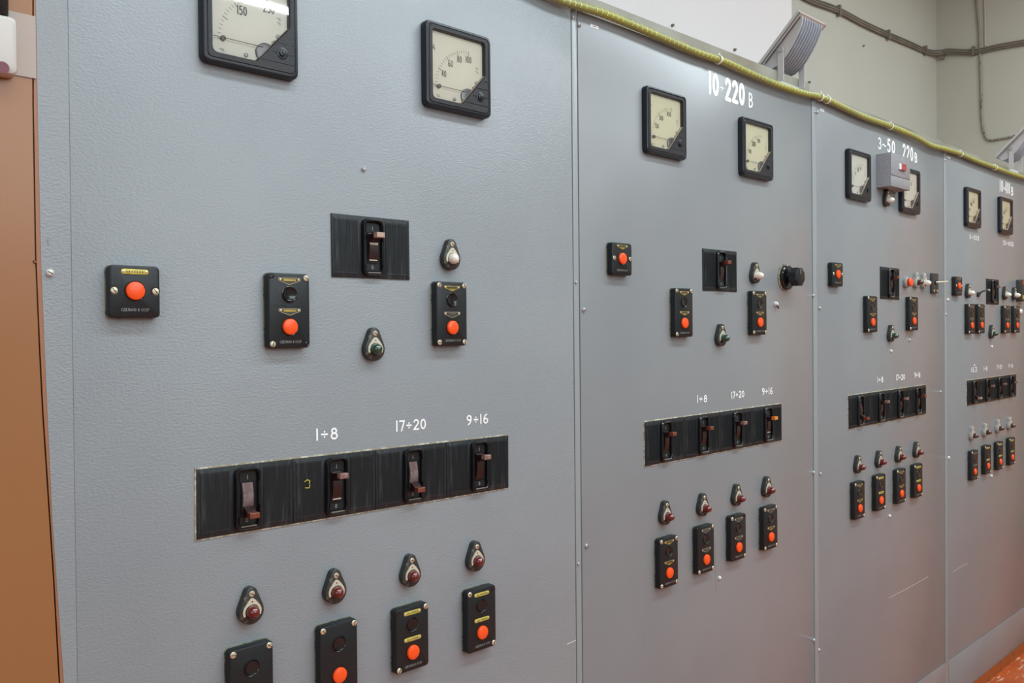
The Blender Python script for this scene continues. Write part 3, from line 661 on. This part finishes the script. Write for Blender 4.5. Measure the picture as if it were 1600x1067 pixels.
for i, (q, units) in enumerate(ROWS):
    c, ang, w_, h = quad(q); cutout(c, ang, w_, h, c.x); uw = w_/4
    for k, (up, hm, sl, pl_) in enumerate(units):
        s = (k-1.5)*uw; pos = (c.x+s*math.cos(ang), -.0010, c.z+s*math.sin(ang))
        place = POSN[k] if not (i == 3 and k == 0) else 'under painted 163'
        breaker(pos, ang, bool(up), hm, sl, pl_, 'black breaker, '+CN[hm]+' handle '+('up' if up else 'down')+', '+place+', '+WHERE[i],
                'breakers in rows of four', (uw-.0006)/BW, (h-.0006)/BH)
# yellow chalk squiggle on the second breaker's plate
mb = MB(); P = [unp(x, y, .0045) for x, y in ((476, 752), (480, 749), (484, 751), (483, 755))]; mb.stroke([(p.x, p.z) for p in P], .0006, -.0050, 'yellow_mark')
P = [unp(x, y, .0045) for x, y in ((484, 757), (483, 762), (477, 762))]; mb.stroke([(p.x, p.z) for p in P], .0006, -.0050, 'yellow_mark')
tgt = [o for o in sc.collection.objects if o.get('category') == 'circuit breaker'][5]
R_ = Matrix.Rotation(-tgt.rotation_euler.y, 3, 'Y'); L0 = Vector(tgt.location)/K
mb.v = [tuple(R_ @ (Vector(v)-L0)) for v in mb.v]; obj('chalk_mark', mb, tgt, label='yellow chalk squiggle')

# ------------------------------------------------------------ push-button stations
SW, SH, SD = .0580, .0965, .0135
def screw_b(mb, r=.0040):
    mb.lathe([(r, .0015), (r, -.0006), (r*.82, -.0014), (r*.3, -.0017)], 'screw', n=16); mb.box(-r*.75, r*.75, -.0020, -.0014, -.00045, .00045, 'screw_hole')
def b_case(w_, h):
    def b(mb): mb.prism(rrect(w_, h, .0055, 4), -.0012, -SD, 'bakelite', .0016)
    return b
def b_gasket(w_, h): return lambda mb: mb.prism(rrect(w_+.0012, h+.0014, .006, 4), 0, -.0014, 'gasket')
def b_red(r=.0104):
    def b(mb):
        mb.lathe([(r+.0012, -SD+.0002), (r+.0012, -SD-.0006), (r+.0002, -SD-.0003)], 'black_gloss', n=36, caps=(False, False))
        mb.lathe([(r, -SD+.0005), (r, -SD-.0022), (r*.94, -SD-.0032), (r*.7, -SD-.0042), (r*.35, -SD-.0047)], 'red_button', n=36)
    return b
def b_blk(mb):
    r = .0098
    mb.lathe([(r+.0014, -SD+.0004), (r+.0012, -SD-.0008), (r+.0003, -SD-.0010), (r-.0006, -SD-.0002), (r-.0008, -SD-.0001), (r-.0014, -SD-.0012), (r*.55, -SD-.0005), (r*.2, -SD-.0002)], 'black_gloss', n=36)
def b_tag(kind, wdt):
    def b(mb):
        y = -SD-.0003; w2, h2 = wdt/2, .0029; text = wdt > .0000
        if kind == 'bar':
            mb.prism(rrect(wdt, h2*2, .0026, 3), -SD+.0003, y-.0003, 'yellow_tag', .0002)
            for k in range(7): x = -w2*.62+k*w2*.19; mb.box(x, x+.0011, y-.0006, y-.0002, -.0010, .0010, 'ink')
        else:
            tri = [(-w2, h2), (-w2, -.0002), (0, -h2*1.9), (w2, -.0002), (w2, h2)]
            if kind == 'tri': mb.prism(tri, -SD+.0003, y-.0003, 'brass'); mb.box(-w2*.62, w2*.62, y-.0007, y-.0002, -.0012, .0016, 'tag_dark')
            else:
                mb.prism(tri, -SD+.0003, y, 'tag_dark')
                for a, c in zip(tri, tri[1:]+tri[:1]): mb.stroke([a, c], .00030, y-.0003, 'tag_line')
                mb.box(-w2*.60, w2*.60, y-.0006, y-.0001, -.0010, .0017, 'brass' if kind == 'open' else 'tag_dark')
                if kind == 'grey': text_flat(mb, 'СТОП', -w2*.35, -.0006, w2*.7, .0018, .00018, y-.0008, 'faint_print')
        for sx in (-1, 1): mb.lathe([(.0014, y), (.0014, y-.0007), (.0007, y-.0011)], 'screw', sx*w2*.84, .0008 if kind != 'bar' else 0, n=10)
    return b
def b_cast(w_): return lambda mb: text_flat(mb, 'СДЕЛАНО·В·СССР', -w_/2, -.0016, w_, .0030, .00021, -SD-.0003, 'faint_print', .22)
def station(px, py, tagk, screws, label, gasket=True, w_=SW, h=SH, group='two-button push stations'):
    p = unp(px, py, SD); t = thing('push_button_station', label, 'push-button station', (p.x, -.0003, p.z), group=group)
    if gasket: part(('gas', w_, h), 'gasket', b_gasket(w_, h), t, label='yellowed gasket behind the case')
    part(('case', w_, h), 'case', b_case(w_, h), t)
    part('blk', 'black_button', b_blk, t, (0, 0, h*.215)); part('red', 'red_button', b_red(), t, (0, 0, -h*.215))
    for z, k in zip((h*.405, -h*.005), tagk):
        if k: part(('tag', k), 'button_tag', b_tag(k, .030), t, (0, 0, z))
    part('cast', 'moulded_lettering', b_cast(.030), t, (.001, 0, -h*.415))
    for (sx, sz), kind in zip(((-1, 1), (1, 1), (1, -1), (-1, -1)), screws):
        pos = (sx*(w_/2-.0052), -SD, sz*(h/2-.0055))
        if kind == 's': part('scr', 'screw', screw_b, t, pos, (0, random.random()*3, 0))
        elif kind == 'h': part('hole', 'screw_hole', lambda mb: mb.lathe([(.0036, .001), (.0036, -.0004), (.0026, -.0002), (.0024, -.0003)], 'black_gloss', n=16), t, pos)
    return t
NC, C2, C3, C4 = 'nearest cabinet', 'second cabinet', 'third cabinet', 'fourth cabinet'
J = 'black two-button station, '
station(452.3, 485.4, ('open', 'open'), 'hshs', J+'gold bars on outlined tags, beside the lone tan-handled breaker, nearest cabinet')
station(706.2, 490.2, ('tri', 'grey'), 'ssss', J+'directly under the white lamp on the nearest cabinet')
station(393.5, 1069, (None, None), 'ssss', 'black two-button station without tags, cut off by the bottom of the picture')
station(529.8, 1030, (None, None), 'ssss', J+'no brass tags, second of the bottom row on nearest cabinet', h=.098)
station(644.5, 997, ('bar', 'bar'), 'hshs', J+'two yellow bar tags, third of the bottom row on nearest cabinet', h=.093)
station(752.8, 967, ('bar', 'bar'), 'shsh', J+'two yellow bar tags, bottom row under lamp nearest the cabinet seam')
station(1069, 488.3, ('tri', 'tri'), 'sshs', J+'below and before the single breaker on '+C2)
station(1187.1, 488.8, ('tri', 'tri'), 'ssss', J+'directly under the white lamp on '+C2)
ORD = ['first', 'second', 'third', 'fourth']
for k, (x, y, tg, s) in enumerate(((1045.5, 878, ('tri', 'tri'), 'ssss'), (1103.2, 858, ('grey', 'grey'), 'hsss'), (1154, 839.5, ('grey', 'grey'), 'shsh'), (1204.4, 824.2, ('grey', 'tri'), 'ssss'))):
    station(x, y, tg, s, J+ORD[k]+' of the bottom row on '+C2)
station(1363.4, 490.8, ('tri', 'tri'), 'shhs', J+'below and before the single breaker on '+C3)
station(1428.1, 490, ('tri', 'tri'), 'shhs', J+'beneath the row of small lamps on '+C3)
for k, (x, y, tg) in enumerate(((1343.4, 781.4, ('tri', 'tri')), (1376.5, 769.3, ('bar', 'bar')), (1408.6, 759.3, ('tri', 'tri')), (1435.2, 750.8, ('bar', 'bar')))):
    station(x, y, tg, 'shsh', J+ORD[k]+' of the bottom row on '+C3)
for x, y, lb in ((1518.6, 498.2, 'outer one of the pair under the stop button on '), (1533.9, 498, 'inner one of the pair near the toggle on '), (1573.9, 499, 'under the two white lamps, nearer the breaker, on '), (1589.3, 499, 'under the two white lamps, at the picture edge, on ')):
    station(x, y, ('grey', 'grey'), 'shhs', J+lb+C4)
for k, (x, y) in enumerate(((1523.3, 726.7), (1543.8, 718), (1563, 711.9), (1581.7, 705))):
    station(x, y, ('bar', 'bar') if k else ('grey', 'grey'), 'shsh', J+ORD[k]+' of the bottom row on '+C4)

# single stop buttons
def b_case1(mb): 
    w_, h = .0555, .0590
    o = rrect(w_, h, .0050, 4)
    mb.prism(o, -.0012, -SD, 'bakelite', .0016)
def stop(px, py, tg, label):
    p = unp(px, py, SD); t = thing('stop_button_station', label, 'push-button station', (p.x, -.0003, p.z), group='single red stop buttons')
    part('gas1', 'gasket', b_gasket(.0555, .0590), t); part('case1', 'case', b_case1, t); part('red', 'red_button', b_red(), t, (0, 0, .0008))
    part(('tag', tg), 'button_tag', b_tag(tg, .030), t, (0, 0, .0225)); part('cast', 'moulded_lettering', b_cast(.030), t, (.000, 0, -.0205))
    for sx in (-1, 1):
        part('seat', 'screw_seat', lambda mb: mb.lathe([(.0050, .001), (.0050, -.0003), (.0044, -.0001)], 'black_gloss', n=18), t, (sx*.0225, -SD, .0008))
        part('scr', 'screw', screw_b, t, (sx*.0225, -SD-.0002, .0008), (0, .9, 0))
stop(210.9, 455.6, 'bar', 'single large red stop button in square black case on the nearest cabinet')
stop(972.0, 404.6, 'tri', 'single red stop button in black case on the second grey cabinet')
stop(1309, 428.8, 'tri', 'single red stop button in black case on the third grey cabinet')
stop(1498.5, 446.9, 'grey', 'single red stop button in black case on the fourth grey cabinet')

# ------------------------------------------------------------ pilot lamps
def tear(rb, rt, hgt, n=14):
    # outline around a big lower circle at 0 and a small upper circle at hgt
    a = math.asin((rb-rt)/hgt); o = []
    for k in range(n+1): t = a+(PI-2*a)*k/n; o.append((rt*math.cos(t), hgt+rt*math.sin(t)))
    for k in range(n*2+1): t = PI-a+(PI+2*a)*k/(n*2); o.append((rb*math.cos(t), rb*math.sin(t)))
    return o
def b_lbase(m): return lambda mb: mb.prism(tear(.0165, .0080, .0225), 0, -.0100, m, .0014)
def b_lplate(mb):
    O = []; 
    for k in range(9): t = math.radians(25)+(PI-math.radians(50))*k/8; O.append((.0042*math.cos(t), .0135+.0042*math.sin(t)))
    out = O+[(-.0122, -.0040), (-.0105, -.0058), (-.0092, -.0045)]+[(.0098*math.cos(math.radians(a)), .0098*math.sin(math.radians(a))) for a in range(200, -21, -15)][::1]+[(.0092, -.0045), (.0105, -.0058), (.0122, -.0040)]
    # build as triangle fan strips between inner arc and outer outline
    inn = [(.0092*math.cos(math.radians(a)), .0092*math.sin(math.radians(a))) for a in range(-25, 206, 10)]
    ou = []
    for a in range(-25, 206, 10):
        s = math.radians(a); d = (math.cos(s), math.sin(s)); best = polar_hit(d)
        ou.append(best)
    n = len(inn)
    V = [(x, -.0100, z) for x, z in inn]+[(x, -.0100, z) for x, z in ou]+[(x, -.0112, z) for x, z in inn]+[(x, -.0112, z) for x, z in ou]
    F = []
    for k in range(n-1): F += [(2*n+k, 2*n+k+1, 3*n+k+1, 3*n+k), (k, k+1, 2*n+k+1, 2*n+k), (n+k, 3*n+k, 3*n+k+1, n+k+1)]
    mb.add(V, F, 'lamp_plate')
    mb.lathe([(.0010, -.0111), (.0010, -.0114)], 'screw_hole', 0, .0125, n=8)
def polar_hit(d):
    poly = tear(.0122, .0042, .0128)
    best = None
    for (p, q) in zip(poly, poly[1:]+poly[:1]):
        ex, ez = q[0]-p[0], q[1]-p[1]; den = d[0]*ez-d[1]*ex
        if abs(den) < 1e-12: continue
        t = (p[0]*ez-p[1]*ex)/den; u = (p[0]*d[1]-p[1]*d[0])/den
        if t > 0 and -1e-6 <= u <= 1+1e-6 and (best is None or t < best): best = t
    return (d[0]*best, d[1]*best)
def b_jewel(m, long_):
    def b(mb):
        l = .0165 if long_ else .0120; r = .0082
        mb.lathe([(r, -.0095), (r, -.0100-l*.25)]+[(r*math.cos(a), -.0100-l*.25-l*.75*math.sin(a)) for a in [k*PI/2/8 for k in range(1, 8)]], m, n=24)
        mb.lathe([(r+.0012, -.0095), (r+.0012, -.0108), (r, -.0112)], 'black_gloss', n=24, caps=(False, False))
    return b
def lamp(px, py, jm, label, base='lamp_base', long_=True):
    p = unp(px, py, .010); t = thing('pilot_lamp', label, 'indicator lamp', (p.x, -.0003, p.z), group='teardrop indicator lamps')
    part(('lb', base), 'lamp_base', b_lbase(base), t); part('lp', 'lamp_plate', b_lplate, t, label='cream metal plate around the lens')
    part(('lj', jm, long_), 'lens', b_jewel(jm, long_), t); part('lscr', 'screw', lambda mb: screw_b(mb, .0038), t, (0, -.0100, .0222), (0, .6, 0))
Q = 'teardrop lamp, '
lamp(586.3, 545.5, 'green_glass', Q+'dark green lens, under the single breaker on the nearest cabinet', long_=False)
lamp(706.6, 404.5, 'white_glass', Q+'milky white lens, above a two-button station on the nearest cabinet', long_=False)
PL = ['above the untagged station cut by the picture bottom', 'above the second bottom-row station', 'above the third bottom-row station', 'bottom row, nearest the seam']
for k, (x, y) in enumerate(((393.6, 955.2), (525.5, 924.8), (643.9, 899.3), (745.5, 876.4))): lamp(x, y, 'red_glass', Q+'dark red lens, '+PL[k]+', nearest cabinet', long_=False)
lamp(1182.6, 431, 'white_glass', Q+'bulging white lens beside the black knob on the second grey cabinet')
lamp(1129.2, 528.5, 'green_glass', Q+'green lens, under the single breaker on the '+C2)
for k, (x, y) in enumerate(((1042.3, 806.8), (1100.8, 794), (1154, 778.4), (1200.9, 765.4))): lamp(x, y, 'red_glass', Q+'red lens, '+ORD[k]+' in its row of four on '+C2)
lamp(1434.1, 441.1, 'plum_glass', Q+'dark plum lens beside a white one on '+C3, base='lamp_base_pale')
lamp(1445.9, 442.2, 'white_glass', Q+'white lens next to the cream lever switch on '+C3, base='lamp_base_pale')
lamp(1394.8, 524.7, 'green_glass', Q+'dark green lens between two stations on the '+C3)
lamp(1388.0, 313, 'white_glass', Q+'pale lens directly beneath the small grey box')
for k, (x, y) in enumerate(((1343, 729.6), (1376, 721.5), (1406.7, 713.7), (1434.5, 706.4))): lamp(x, y, 'red_glass', Q+'red lens, '+ORD[k]+' in its row of four on '+C3)
lamp(1515, 457.7, 'white_glass', Q+'white lens beside the stop button on '+C4)
lamp(1572.4, 460.7, 'white_glass', Q+'white lens, nearer the breaker of the close pair, '+C4)
lamp(1587, 461.5, 'white_glass', Q+'white lens, farther from the breaker of the close pair, '+C4)
lamp(1551.7, 521.4, 'green_glass', Q+'dark green lens between paired stations on '+C4)
for k, (x, y) in enumerate(((1521, 680.4), (1541.4, 675), (1561.5, 669), (1579.6, 664.5))): lamp(x, y, 'plum_glass', Q+'dull dark lens, grey base, '+ORD[k]+' in its row on '+C4, base='lamp_base_pale')

# ------------------------------------------------------------ odd controls
p = unp(1232.5, 433.2, .009)
t = thing('rotary_knob', 'black eight-sided rotary knob on the second grey cabinet', 'knob', (p.x, -.0003, p.z))
mb = MB(); mb.lathe([(.031, 0), (.031, -.0012), (.030, -.0018)], 'gasket', n=32, cx=-.004); obj('backing_ring', mb, t, label='yellowed ring behind the flange')
mb = MB(); mb.lathe([(.0285, -.0018), (.0285, -.0075), (.0265, -.0095), (.013, -.0100)], 'black_gloss', n=36)
for a in (.6, 2.5, 4.2): mb.lathe([(.003, -.0098), (.003, -.0112)], 'bakelite', .021*math.cos(a), .021*math.sin(a), n=10)
obj('flange', mb, t)
mb = MB(); mb.lathe([(.0105, -.0098), (.0105, -.020), (.0150, -.0215)], 'bakelite', n=24, caps=(False, True)); obj('knob_neck', mb, t)
mb = MB(); oc8 = [((.0225 if k % 2 else .0205)*math.cos(2*PI*k/16), (.0225 if k % 2 else .0205)*math.sin(2*PI*k/16)) for k in range(16)]
mb.prism(oc8, -.0200, -.0385, 'bakelite', .0025); mb.box(-.0012, .0012, -.0390, -.0384, .006, .018, 'faint_print'); obj('knob_head', mb, t)
# broken white stub
p = unp(1213.5, 474.5, .004); t = thing('broken_stub', 'tiny broken white plastic stub with black end under the rotary knob', 'stub', (p.x, -.0003, p.z))
mb = MB(); mb.lathe([(.0055, 0), (.0050, -.004), (.0030, -.007)], 'sticker', n=9); obj('stub_base', mb, t)
mb = MB(); mb.tube([(0, -.003, -.003), (.0020, -.006, -.0075), (.004, -.006, -.0105)], .0020, 'black_rubber', 8); obj('stub_end', mb, t, label='black end')
# orange mushroom button
p = unp(1418, 441, .008); t = thing('round_push_button', 'small round orange button in dark ring beside the single breaker, third cabinet', 'button', (p.x, -.0003, p.z))
mb = MB(); mb.lathe([(.0160, 0), (.0160, -.0080), (.0135, -.0100), (.0110, -.0100)], 'lamp_base_pale', n=28); obj('button_ring', mb, t, label='dusty black ring')
mb = MB(); mb.lathe([(.0085, -.0095), (.0085, -.0140), (.0120, -.0150), (.0122, -.0180), (.0100, -.0200), (.005, -.0206)], 'red_button', n=28); obj('button_head', mb, t)
# lever switch
p = unp(1461, 442.5, .006); t = thing('lever_switch', 'dusty black plate switch with long cream lever at the edge of third cabinet', 'switch', (p.x, -.0003, p.z))
mb = MB(); mb.prism(rrect(.046, .0600, .004, 3), 0, -.0075, 'bakelite_side', .0012); obj('switch_plate', mb, t)
mb = MB(); mb.lathe([(.0065, -.0070), (.0065, -.0095), (.0040, -.0100)], 'bakelite', n=16, cz=.002)
for sx in (-1, 1): mb.lathe([(.004, -.0070), (.004, -.0088)], 'screw', sx*.012, -.023, n=12)
obj('switch_hub', mb, t)
mb = MB(); mb.tube([(.000, -.0085, .0030), (.010, -.0200, .0035), (.020, -.0345, .0040)], .0026, 'cream_lever', 10); obj('lever', mb, t, label='cream lever pointing outwards')
# small black toggle on the fourth cabinet
p = unp(1529.3, 460, .004); t = thing('small_toggle', 'small bent black toggle between stop button and breaker, fourth cabinet', 'switch', (p.x, -.0003, p.z))
mb = MB(); mb.lathe([(.0085, 0), (.0080, -.0050), (.0040, -.0070)], 'black_rubber', n=12); obj('toggle_base', mb, t)
mb = MB(); mb.tube(poly_smooth([(0, -.005, 0), (.006, -.013, .010), (.020, -.020, .0135), (.030, -.024, .0140)], 4), .0028, 'black_rubber', 8); mb.lathe([(.0040, -.022), (.0040, -.028)], 'slot_pale', .029, .0140, n=10); obj('toggle_lever', mb, t)
# two-colour button box at the picture edge
p = unp(1598.6, 453.5, .02); t = thing('push_button_station', 'black button box with orange top, cut off by the picture edge', 'push-button station', (p.x+.018, -.0003, p.z))
mb = MB(); mb.prism(rrect(.058, .078, .005, 4), 0, -.020, 'bakelite_side', .0015); obj('case', mb, t)
mb = MB(); mb.box(-.026, .026, -.0212, -.0198, .020, .035, 'kerb'); obj('orange_plate', mb, t); mb = MB(); mb.box(-.026, .0, -.0212, -.0198, -.032, -.018, 'yellow_tag'); obj('yellow_plate', mb, t)
# grey box with the red rocker
bx0, bx1, bz0, bz1, BD = 2.260, 2.383, .387, .4765, .039
t = thing('switch_box', 'small speckled grey box with red and white rocker above a pale lamp', 'box', ((bx0+bx1)/2, -.0003, (bz0+bz1)/2))
W2, H2 = (bx1-bx0)/2, (bz1-bz0)/2
mb = MB(); mb.prism([(-W2, -H2), (W2, -H2), (W2, H2), (-W2, H2)], 0, -BD+.002, 'grey_plastic', .001); obj('box_body', mb, t)
mb = MB(); mb.prism([(-W2, -H2+.030), (W2, -H2+.030), (W2, H2), (-W2, H2)], -BD+.0021, -BD, 'grey_plastic', .0006); mb.prism([(-W2, -H2), (W2, -H2), (W2, -H2+.0285), (-W2, -H2+.0285)], -BD+.0021, -BD+.0006, 'grey_plastic', .0006); obj('front_cover', mb, t, label='two-piece front cover')
mb = MB(); mb.box(-.006, .024, -BD-.0055, -BD, .004, .021, 'red_rocker'); mb.box(-.0063, -.0061, -BD-.0053, -BD, .0045, .0205, 'white_rocker'); mb.box(-.014, -.0063, -BD-.0035, -BD, .005, .021, 'white_rocker'); obj('rocker', mb, t, label='red rocker with white side')

# ------------------------------------------------------------ floodlights on the cabinet tops
tdir = Vector((0, -.725, .689)); ndir = Vector((0, -.689, -.725)); A0 = Vector((0, .0452, .622-ZT)); HL = .1385
def fl(t, n, x=0): return Vector((x, 0, 0))+A0+tdir*t+ndir*n
PROF = [(.004, .010), (.004, .022), (.018, .031), (.036, .035), (.055, .035), (.078, .031), (.100, .0255), (.118, .019), (.130, .011), (.134, .006)]
def b_ffr(mb):
    W = .0595
    for x0, x1, t0, t1 in ((-W, -W+.009, 0, HL), (W-.009, W, 0, HL), (-W+.009, W-.009, 0, .009), (-W+.009, W-.009, HL-.009, HL)):
        V = [tuple(fl(t, n, x)) for x in (x0, x1) for t in (t0, t1) for n in (-.004, .0055)]
        mb.add(V, [(0, 1, 3, 2), (4, 6, 7, 5), (0, 4, 5, 1), (2, 3, 7, 6), (0, 2, 6, 4), (1, 5, 7, 3)], 'lamp_frame')
    for sx in (-1, 1):
        V = [tuple(fl(t, n, x)) for x in (sx*W, sx*(W+.0012)) for t in (0, HL) for n in (.0045, .0062)]
        mb.add(V, [(0, 1, 3, 2), (4, 6, 7, 5), (0, 4, 5, 1), (2, 3, 7, 6), (0, 2, 6, 4), (1, 5, 7, 3)], 'grey_dark')
def b_fgl(mb): mb.add([tuple(fl(t, -.001, x)) for x, t in ((-.052, .008), (.052, .008), (.052, HL-.008), (-.052, HL-.008))], [(0, 1, 2, 3)], 'lamp_glass')
def b_fbody(mb):
    W = .0450; pr = [(.004, .004)]+PROF+[(.134, .004)]
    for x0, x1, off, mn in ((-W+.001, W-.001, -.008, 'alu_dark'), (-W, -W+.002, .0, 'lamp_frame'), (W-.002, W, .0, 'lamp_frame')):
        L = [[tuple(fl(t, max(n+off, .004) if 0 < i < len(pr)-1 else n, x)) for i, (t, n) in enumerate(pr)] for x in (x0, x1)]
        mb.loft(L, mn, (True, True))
def b_ffin(mb):
    n = 9; W = .0430
    for k in range(n):
        x = -W+2*W*k/(n-1); o = [fl(t, m+.0010, 0) for t, m in PROF]; i_ = [fl(t, max(m-.0095, .003), 0) for t, m in PROF]
        V = [(x+dx, p.y, p.z) for dx in (-.0008, .0008) for p in o]+[(x+dx, p.y, p.z) for dx in (-.0008, .0008) for p in i_]; q = len(o); F = []
        for j in range(q-1): F += [(j, j+1, q+j+1, q+j), (j, 2*q+j, 2*q+j+1, j+1), (q+j, q+j+1, 3*q+j+1, 3*q+j)]
        F += [(0, q, 3*q, 2*q), (q-1, 3*q-1, 4*q-1, 2*q-1)]
        mb.add(V, F, 'alu')
def b_flegs(mb):
    for sx in (-1, 1):
        x = sx*.047; mb.box(min(x, x+sx*.0022), max(x, x+sx*.0022), -.0115, .0034, .0085, .084, 'lamp_frame')
        mb.loft([[(x+a, -.0045+.0060*math.cos(2*PI*k/12), .080+.0060*math.sin(2*PI*k/12)) for k in range(12)] for a in (sx*.0020, sx*.0050)], 'steel_screw')
    mb.box(-.051, .051, .0010, .0034, 0, .012, 'lamp_frame')
def flood(x, label):
    t = thing('floodlight', label, 'floodlight', (x, 0, ZT+.0006), group='floodlights on the cabinet tops')
    part('ff', 'glass_frame', b_ffr, t); part('fg', 'glass', b_fgl, t); part('fb', 'housing', b_fbody, t); part('fn', 'cooling_fins', b_ffin, t, label='curved aluminium fins'); part('fl', 'bracket', b_flegs, t)
def zl_at(x): return .600 if x < 1.905 else .583 if x < 2.729 else .580
def zfix(): pass
flood(1.8040, 'floodlight with curved ribbed back standing above the lettering 10÷220 В')
flood(unp(1578, 250).x+.048, 'floodlight seen almost side-on at the picture edge, above the far grey cabinet')
